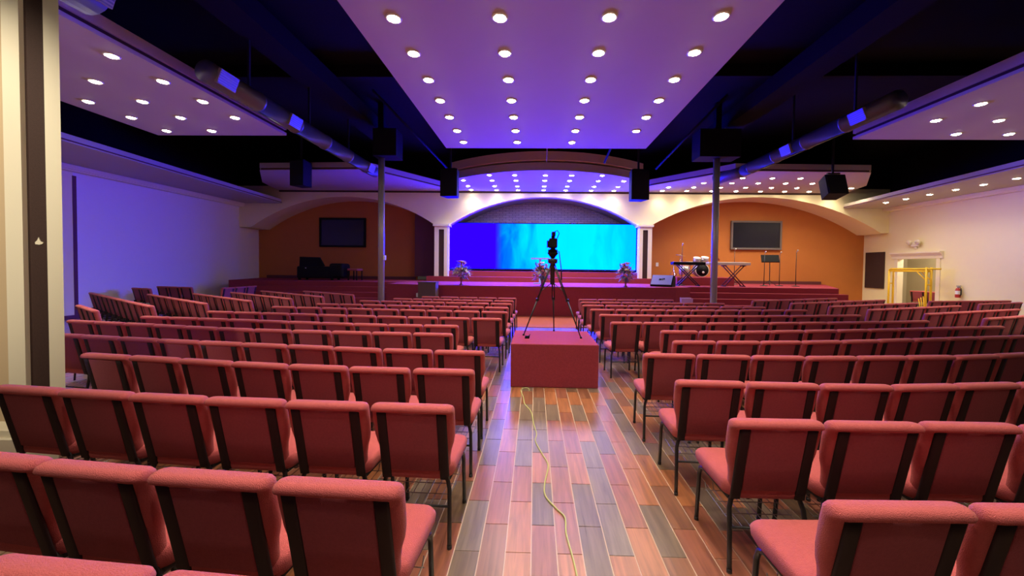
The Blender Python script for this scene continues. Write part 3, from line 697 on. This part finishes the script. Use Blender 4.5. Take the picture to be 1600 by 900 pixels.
# ------------------------------------------------------------------ things on the stage
def leafm():
    return MB().add([(0, 0, 0), (.025, 0, .06), (0, .012, .16), (-.025, 0, .06)], [(0, 1, 2), (0, 2, 3)])
def bloom_mesh(m):
    b = MB()
    for k in range(7):
        a = 2 * PI * k / 7
        c, s = math.cos(a), math.sin(a)
        b.add([(0, 0, 0), (.035 * c - .022 * s, .035 * s + .022 * c, .022), (.065 * c, .065 * s, .034), (.035 * c + .022 * s, .035 * s - .022 * c, .022)], [(0, 3, 2, 1)])
    b.lathe([(.004, .03), (.024, .025), (.03, .008), (.016, -.01)], n=8)
    return b.mesh('bloom', m)
BL = [bloom_mesh(M['pink']), bloom_mesh(M['petalw'])]
def bouquet(x, y, label, seed, pinkness, tall=0):
    rd = random.Random(seed)
    t = thing('flower_arrangement', label, 'flowers', (x, y, SZ))
    obj('vase', MB().lathe([(.075, 0), (.08, .015), (.035, .05), (.03, .14), (.055, .22), (.07, .25), (.05, .25)], n=14), M['vase'], t)
    fo = MB()
    for k in range(150):
        d_ = Vector((rd.gauss(0, 1), rd.gauss(0, 1), rd.gauss(.1, .8))).normalized()
        c = Vector((0, 0, .44)) + Vector((d_.x * .30, d_.y * .2, d_.z * .2)) * rd.uniform(.3, 1.1)
        q = d_.to_track_quat('Z', 'Y').to_matrix() * rd.uniform(.7, 1.3)
        fo.add([q @ Vector(v) * 1.0 + c for v in ((0, 0, 0), (.03, 0, .06), (0, .012, .17), (-.03, 0, .06))], [(0, 1, 2), (0, 2, 3)])
    for k in range(tall):
        a_ = rd.uniform(-.25, .25); fo.add([(a_ * .5 - .012, 0, .55), (a_ * .5 + .012, 0, .55), (a_ + .02, .02, .80 + rd.uniform(0, .12)), (a_ - .01, .0, .78)], [(0, 1, 2), (0, 2, 3)])
    for k in range(10): fo.tube([(0, 0, .2), (rd.uniform(-.15, .15), rd.uniform(-.1, .1), .5)], .004, 4)
    obj('foliage', fo, M['leaf'], t, kind='stuff')
    for k in range(42):
        u_ = rd.random(); hh = .36 + .46 * u_; sp_ = .30 * (1 - .75 * u_) + .03
        a_ = rd.uniform(0, 2 * PI); rad = sp_ * math.sqrt(rd.uniform(.25, 1))
        c = Vector((rad * math.cos(a_), rad * math.sin(a_) * .75, hh)); d_ = (c - Vector((0, 0, .3))).normalized()
        o = link('bloom', BL[0 if rd.random() < pinkness * (.6 + .8 * u_) else 1], t, c)
        o.rotation_euler = d_.to_track_quat('Z', 'Y').to_euler(); o.scale = (rd.uniform(1.0, 1.75),) * 3
bouquet(-2.62, 14.15, 'pink and white flower arrangement on the stage edge at the left', 1, .6)
bouquet(.27, 14.1, 'pale flower arrangement on the stage edge behind the tripod', 2, .35, 4)
bouquet(3.24, 14.2, 'lilac and white flower arrangement with tall leaves on the stage edge at the right', 3, .5, 9)

t = thing('acrylic_lectern', 'clear acrylic lectern with wide top on stage behind the tripod', 'lectern', (.22, 15.9, SZ))
obj('top', MB().prism([(-.36, -.22), (.36, -.22), (.36, .22), (-.36, .22)], .98, 1.0).box((-.36, -.22, 1.0), (.36, -.2, 1.04)), M['acryl'], t)
obj('post', MB().box((-.04, -.03, .04), (.04, .03, .98)), M['acryl'], t)
obj('base', MB().box((-.25, -.2, 0), (.25, .2, .04)), M['acryl'], t)

hl = thing('hallway_lamp', 'flat round lamp on the hallway ceiling beyond the right doorway', 'ceiling light', (XR + 1.3, 16.8, 2.99))
obj('shade', MB().lathe([(.02, -.09), (.13, -.08), (.18, -.03), (.18, 0)], n=16), M['lamp'], hl)
hp = bpy.data.lights.new('hallway_bulb', 'POINT'); hp.energy = 120; hp.color = LAMP_C; hp.shadow_soft_size = .1
link('lamp', hp, hl, (0, 0, -.25))
obj('rim', MB().lathe([(.182, -.03), (.2, -.03), (.2, 0), (.182, 0)], n=16, cap=False), M['ivory'], hl)

# floor monitor wedge
t = thing('floor_monitor', 'wedge floor monitor on the stage edge, grille painted as blue-lit', 'speaker', (4.75, 14.85, SZ), -.62)
w = MB(); n_ = [(-.16, 0), (.26, 0), (.26, .3), (.18, .42), (.06, .42), (-.19, .06)]
vs = [(-.40, y, z) for y, z in n_] + [(.40, y, z) for y, z in n_]; k = len(n_)
w.add(vs, [tuple(range(k))[::-1], tuple(range(k, 2 * k))] + [(i, (i + 1) % k, k + (i + 1) % k, k + i) for i in range(k)])
bevel(obj('cabinet', w, M['black'], t), .012)
gv = [(-.37, -.195, .075), (.37, -.195, .075), (.37, .045, .415), (-.37, .045, .415)]
nn = Vector((0, -.36, .25)).normalized() * .02
g = MB().add([Vector(v) + nn * .1 for v in gv] + [Vector(v) + nn for v in gv], [(4, 5, 6, 7), (0, 1, 5, 4), (1, 2, 6, 5), (2, 3, 7, 6), (3, 0, 4, 7)])
obj('grille', g, M['mon'], t)
bd = MB(); c0 = Vector((0, -.065, .26)) + nn * 1.3
ex = Vector((1, 0, 0)); ey = Vector((0, .24, .34)).normalized()
def q4(mb, u0_, u1_, v0_, v1_): mb.add([c0 + ex * u0_ + ey * v0_, c0 + ex * u1_ + ey * v0_, c0 + ex * u1_ + ey * v1_, c0 + ex * u0_ + ey * v1_], [(0, 1, 2, 3)])
q4(bd, -.10, .0, -.04, .03); q4(bd, .02, .05, -.04, .05); q4(bd, .06, .11, -.01, .05)
obj('badge', bd, M['black'], t)

# drum riser + kit
t = obj('drum_riser', MB().box((5.8, 16.3, SZ), (8.1, 18.3, 1.36)), M['carpet'], label='burgundy carpeted drum riser on the right of the stage', category='platform'); bevel(t, .015)
DZ = 1.36
t = thing('drum_kit', 'silver drum kit with black bass drum on the red riser', 'drums', (6.75, 17.1, DZ))
RX = Matrix.Rotation(PI / 2, 3, 'X')
bdm = obj('bass_drum', MB().lathe([(.27, -.2), (.275, -.19), (.27, .2)], (.3, 0, .29), 24, rot=RX), M['silver'], t)
obj('bass_head', MB().lathe([(.255, .2), (.255, .215)], (.3, 0, .29), 24, rot=RX), M['black'], bdm)
obj('head_hoop', MB().lathe([(.262, .19), (.285, .19), (.285, .225), (.262, .225)], (.3, 0, .29), 24, rot=RX, cap=False), M['drumskin'], bdm)
obj('head_badge', MB().lathe([(.05, .216), (.05, .219)], (.34, 0, .2), 14, rot=RX), M['drumskin'], bdm)
def drum(nm, x, y, z, r, h_, tilt=0):
    R_ = Matrix.Rotation(tilt, 3, 'X')
    o = obj(nm, MB().lathe([(r, 0), (r, h_)], (x, y, z), 20, rot=R_), M['silver'], t)
    obj('drum_head', MB().lathe([(r * 1.02, h_ - .01), (r * 1.02, h_ + .015), (r * .9, h_ + .016)], (x, y, z), 20, rot=R_), M['drumskin'], o)
drum('rack_tom', .12, -.02, .62, .14, .2, .35); drum('rack_tom', .45, -.02, .62, .15, .22, .35)
drum('floor_tom', -.42, -.1, .1, .2, .36); drum('snare_drum', .0, .35, .5, .18, .14)
tl = MB()
for a_ in (0, 2.1, 4.2): tl.tube([(-.42 + .2 * math.cos(a_), -.1 + .2 * math.sin(a_), .012), (-.42 + .2 * math.cos(a_), -.1 + .2 * math.sin(a_), .4)], .01, 6)
tl.tube([(.28, 0, .5), (.28, 0, .72), (.14, 0, .78)], .015, 6).tube([(.28, 0, .70), (.44, 0, .78)], .015, 6)
for a_ in (0, 2.1, 4.2): tl.tube([(.0, .35, .2), (.2 * math.cos(a_), .35 + .2 * math.sin(a_), .012)], .01, 6)
tl.tube([(.0, .35, .2), (0, .35, .5)], .012, 6)
obj('drum_leg', tl, M['chrome'], t)
def cym(x, y, z, r, ti):
    s = MB().tube([(x, y, .02), (x, y, z)], .012, 6)
    for a_ in (.5, 2.6, 4.7): s.tube([(x, y, .3), (x + .2 * math.cos(a_), y + .2 * math.sin(a_), 0.014)], .009, 5)
    o = obj('cymbal_stand', s, M['chrome'], t)
    obj('cymbal', MB().lathe([(r, -.004), (r * .5, .015), (.04, .03), (.02, .05), (.004, .05)], (x, y, z), 20, rot=Matrix.Rotation(ti, 3, 'Y')), M['brass'], o)
cym(-.50, .15, .92, .2, .15); cym(.95, .1, .86, .24, .7); cym(-.75, .2, .55, .16, 0)

def xstand(t, x, w, h_, m):
    for s in (-1, 1):
        lg = MB()
        for y in (-.13, .13): lg.tube([(x - s * w, y + s * .025, .015), (x + s * w, y + s * .025, h_)], .022, 8)
        lg.tube([(x - s * w, -.2, .02), (x - s * w, .2, .02)], .022, 8).tube([(x + s * w, -.2, h_), (x + s * w, .2, h_)], .022, 8)
        obj('stand_leg', lg, m, t)
def keyboard(nm, label, x, y, z0, L_, h_, body, stm, w):
    t = thing(nm, label, 'keyboard', (x, y, z0))
    bevel(obj('body', MB().box((-L_ / 2, -.17, h_ + .03), (L_ / 2, .17, h_ + .14)), body, t), .012)
    ks = MB(); n = 36
    for i in range(n): ks.box((-L_ / 2 + .1 + (L_ - .2) * i / n + .001, .02, h_ + .14), (-L_ / 2 + .1 + (L_ - .2) * (i + 1) / n - .002, .155, h_ + .15))
    obj('keys', ks, M['paper'], t); return t
t = keyboard('stage_piano', 'ivory stage keyboard on crossed dark stand at the right of the stage', 7.55, 15.75, SZ, 1.6, .80, M['ivory'], M['maroon'], .3)
xstand(t, .22, .37, .81, M['maroon'])
t = keyboard('keyboard', 'dark keyboard with purple edge standing before the drum kit', 6.05, 15.85, SZ, 1.25, .80, M['black'], M['black_metal'], .3)
xstand(t, .0, .4, .81, M['black_metal'])
t = thing('music_stand', 'black music stand with tilted desk before the right orange wall', 'music stand', (10.02, 17.2, SZ), -.25)
rt = Matrix.Rotation(-.42, 3, 'X')
obj('desk', MB().box((-.34, -.012, -.17), (.34, .012, .17), rot=rt, at=(0, 0, 1.15)).box((-.34, -.07, -.18), (.34, .012, -.165), rot=rt, at=(0, 0, 1.15)), M['black'], t)
obj('post', MB().tube([(-.0, 0, .05), (0, .02, 1.12)], .016, 8), M['black_metal'], t)
lg = MB()
for a_ in (.3, 2.4, 4.5): lg.tube([(0, 0, .22), (.28 * math.cos(a_), .28 * math.sin(a_), .012)], .012, 6)
obj('tripod_base', lg, M['black_metal'], t)
def mic(x, y, z0, h_, label, bent=0):
    t = thing('microphone_stand', label, 'microphone', (x, y, z0))
    obj('pole', MB().tube([(0, 0, .02), (0, 0, h_ * .6), (0, 0, h_)], [.016, .013, .010], 8), M['black_metal'], t)
    obj('base', MB().lathe([(.15, 0), (.15, .02), (.03, .035), (.015, .05)], n=16), M['black_metal'], t)
    mc = MB().tube([(0, 0, h_), (0, -.06, h_ + .05)], .014, 8); mc.lathe([(.004, -.035), (.028, -.015), (.032, .01), (.02, .03), (.004, .036)], (0, -.08, h_ + .07), 10)
    obj('microphone', mc, M['silver'], t)
mic(10.25, 16.9, SZ, 1.33, 'thin microphone stand just right of the black music stand')
mic(10.73, 16.6, SZ, 1.40, 'rightmost thin microphone stand on the stage')
mic(9.45, 16.6, SZ, 1.33, 'thin microphone stand just left of the black music stand')
mic(8.73, 17.6, SZ, 1.48, 'microphone stand below the right wall screen')
mic(5.93, 16.15, SZ, 1.6, 'tall thin microphone stand at the left end of the dark keyboard')
# dark grand piano and bench in the left recess
t = thing('grand_piano', 'black covered piano in the shadow of the left recess', 'piano', (-9.95, 17.4, SZ))
bevel(obj('body', MB().box((-.45, -.35, .08), (1.2, .4, .60)), M['black'], t), .06)
obj('lid', MB().xz([(-.5, .55), (.38, .55), (.62, .62), (.40, 1.0), (-.48, 1.02)], -.05, .05), M['black'], t)
bevel(obj('keyboard_case', MB().box((.98, -.38, .1), (1.62, .38, .74)), M['black'], t), .12, 4)
for x in (-.35, 1.1):
    for y in (-.28, .3): obj('leg', MB().lathe([(.05, 0), (.06, .1)], (x, y, 0), 10), M['black'], t)
obj('lamp_glint', MB().lathe([(.02, -.01), (.03, .0), (.02, .02)], (-.02, -.37, .52), 8), M['ivory'], t)
t = thing('piano_bench', 'dark red padded bench at the right end of the piano', 'bench', (-7.98, 17.4, SZ))
bevel(obj('seat', MB().box((-.2, -.3, .42), (.25, .3, .52)), M['fabric_shaded'], t), .03)
for x in (-.16, .21):
    for y in (-.26, .26): obj('leg', MB().box((x - .02, y - .02, 0), (x + .02, y + .02, .42)), M['black'], t)

# small things about the stage foot
t = thing('brown_box', 'dull brown box standing against the stage front at the left', 'box', (-3.62, 13.45, 0))
bevel(obj('carton', MB().box((-.30, -.2, 0), (.30, .2, 1.13)), M['boxtan'], t), .01); obj('lid', MB().box((-.31, -.21, 1.13), (.31, .21, 1.16)), M['boxtan'], t)
t = thing('paper_sheet', 'small white paper sheet fixed to the stage front beside the brown box', 'paper', (-4.16, 14.078, .58), math.atan2(-.3, 1.2))
obj('sheet', MB().box((-.07, -.012, 0), (.07, -.004, .14)), M['paper'], t); obj('tape_strip', MB().box((-.03, -.015, .125), (.03, -.011, .15)), M['ivory'], t)

# right wall: door lamp, extinguisher, board
t = thing('emergency_light', 'white twin-head emergency light above the right doorway', 'light', (XR, 16.7, 2.78))
bevel(obj('housing', MB().box((-.09, -.16, -.06), (0, .16, .10)), M['ivory'], t), .02)
for s in (-1, 1):
    obj('lamp_head', MB().lathe([(.05, 0), (.10, .05), (.105, .10), (.09, .12)], (-.06, s * .19, .14), 14, rot=Matrix.Rotation(-PI / 2 - .4, 3, 'Y')), M['ivory'], t)
obj('foot', MB().box((-.05, -.05, -.14), (0, .05, -.06)), M['ivory'], t)
t = thing('fire_extinguisher', 'red fire extinguisher hung on the cream right wall', 'extinguisher', (XR - .11, 14.94, .76))
obj('cylinder', MB().lathe([(.07, 0), (.075, .02), (.075, .27), (.05, .34), (.02, .36)], n=14), M['red'], t)
obj('valve', MB().lathe([(.022, .36), (.022, .40)], n=8).box((-.02, -.09, .40), (.02, .05, .42)).box((-.015, -.09, .43), (.015, .05, .445)), M['grey'], t)
obj('hose', MB().tube([(0, -.05, .39), (-.02, -.12, .34), (-.02, -.12, .12), (-.02, -.1, .06)], .013, 6), M['black'], t)
obj('label_band', MB().lathe([(.076, .12), (.076, .25)], n=14, cap=False), M['paper'], t)
obj('wall_bracket', MB().box((.06, -.03, .1), (.11, .03, .3)), M['grey'], t)
bevel(obj('notice_board', MB().box((XR - .06, 18.12, .92), (XR - .002, 19.12, 2.56)), M['brown'], label='tall dark brown panel on the wall right of the orange recess', category='board'), .01)
# yellow scaffold by the doorway
t = thing('scaffold', 'yellow steel scaffold standing in front of the right doorway', 'scaffold', (0, 0, 0))
SX = 14.9
for y, lo_z in ((15.42, .0), (17.0, .0)):
    for x in (SX - .09, SX + .09):
        o = obj('post', MB().tube([(x, y, .02), (x, y, 1.86 if y < 16 else 1.74)], .035, 8), M['yellow'], t)
for x in (SX - .09, SX + .09):
    fr = MB().tube([(x, 15.08, 1.80), (x, 16.9, 1.80), (x, 16.98, 1.77), (x, 17.0, 1.70)], .032, 8).tube([(x, 15.42, 1.70), (x, 17.0, 1.70)], .022, 8)
    obj('side_rail', fr, M['yellow'], t)
    obj('brace', MB().tube([(x, 15.45, 1.38), (x, 15.8, 1.69)], .018, 6), M['yellow'], t)
obj('deck', MB().box((SX - .09, 15.42, 1.705), (SX + .09, 16.95, 1.76)), M['yellow'], t)
for y in (15.42, 17.0):
    for z in (.35, 1.2): obj('crossbar', MB().tube([(SX - .09, y, z), (SX + .09, y, z)], .022, 8), M['yellow'], t)
for k in range(4): obj('ladder_rail', MB().tube([(SX, 15.52 + .09 * k, .80 - .05 * k), (SX, 15.48 + .06 * k, .1)], .015, 6), M['yellow'], t)
for i, (x, y) in enumerate(((16.35, 16.1), (16.35, 16.75), (16.35, 17.4))):
    place_chair(x, y, math.radians(-60), 'dark chair standing in the right doorway behind the scaffold, %s from the right' % ORD[i], 'chairs in the right doorway', False)
obj('red_board', MB().box((XR + 1.35, 15.3, 1.58), (XR + 1.4, 16.3, 2.02)).box((XR + 1.36, 15.75, 0), (XR + 1.39, 15.8, 1.58)), M['red'], label='small dark red board on a post inside the right doorway', category='sign')
for x, y, z, lb in ((5.9, 19.29, 1.9, 'small white outlet on the orange wall beside the stage column'),):
    t = thing('wall_outlet', lb, 'outlet', (x, y, z)); obj('plate', MB().box((-.06, -.012, -.09), (.06, 0, .09)), M['paper'], t); obj('socket', MB().box((-.03, -.018, -.06), (.03, -.012, -.01)).box((-.03, -.018, .01), (.03, -.012, .06)), M['ivory'], t)
t = thing('pole_outlet', 'small white switch box on the left steel pole', 'switch', (-4.55, 11.93, 1.93))
obj('plate', MB().box((-.03, -.04, -.07), (.03, .04, .07)), M['paper'], t); obj('toggle', MB().box((-.012, -.05, -.02), (.012, -.04, .02)), M['ivory'], t)
# cards and books left on the chairs
t = thing('lavender_card', 'lavender card standing on a chair near the front, right of the aisle', 'card', (3.9, 11.0, .0), 0)
t.location = (3.80, 10.0, .497)
obj('sheet', MB().box((-.14, -.006, 0), (.14, .006, .48), rot=Matrix.Rotation(-.12, 3, 'X')), M['lav'], t); obj('fold', MB().box((-.14, -.006, 0), (.14, .006, .46), rot=Matrix.Rotation(.12, 3, 'X')), M['lav'], t)
print('chairs', NCH, 'objects', len(bpy.data.objects))
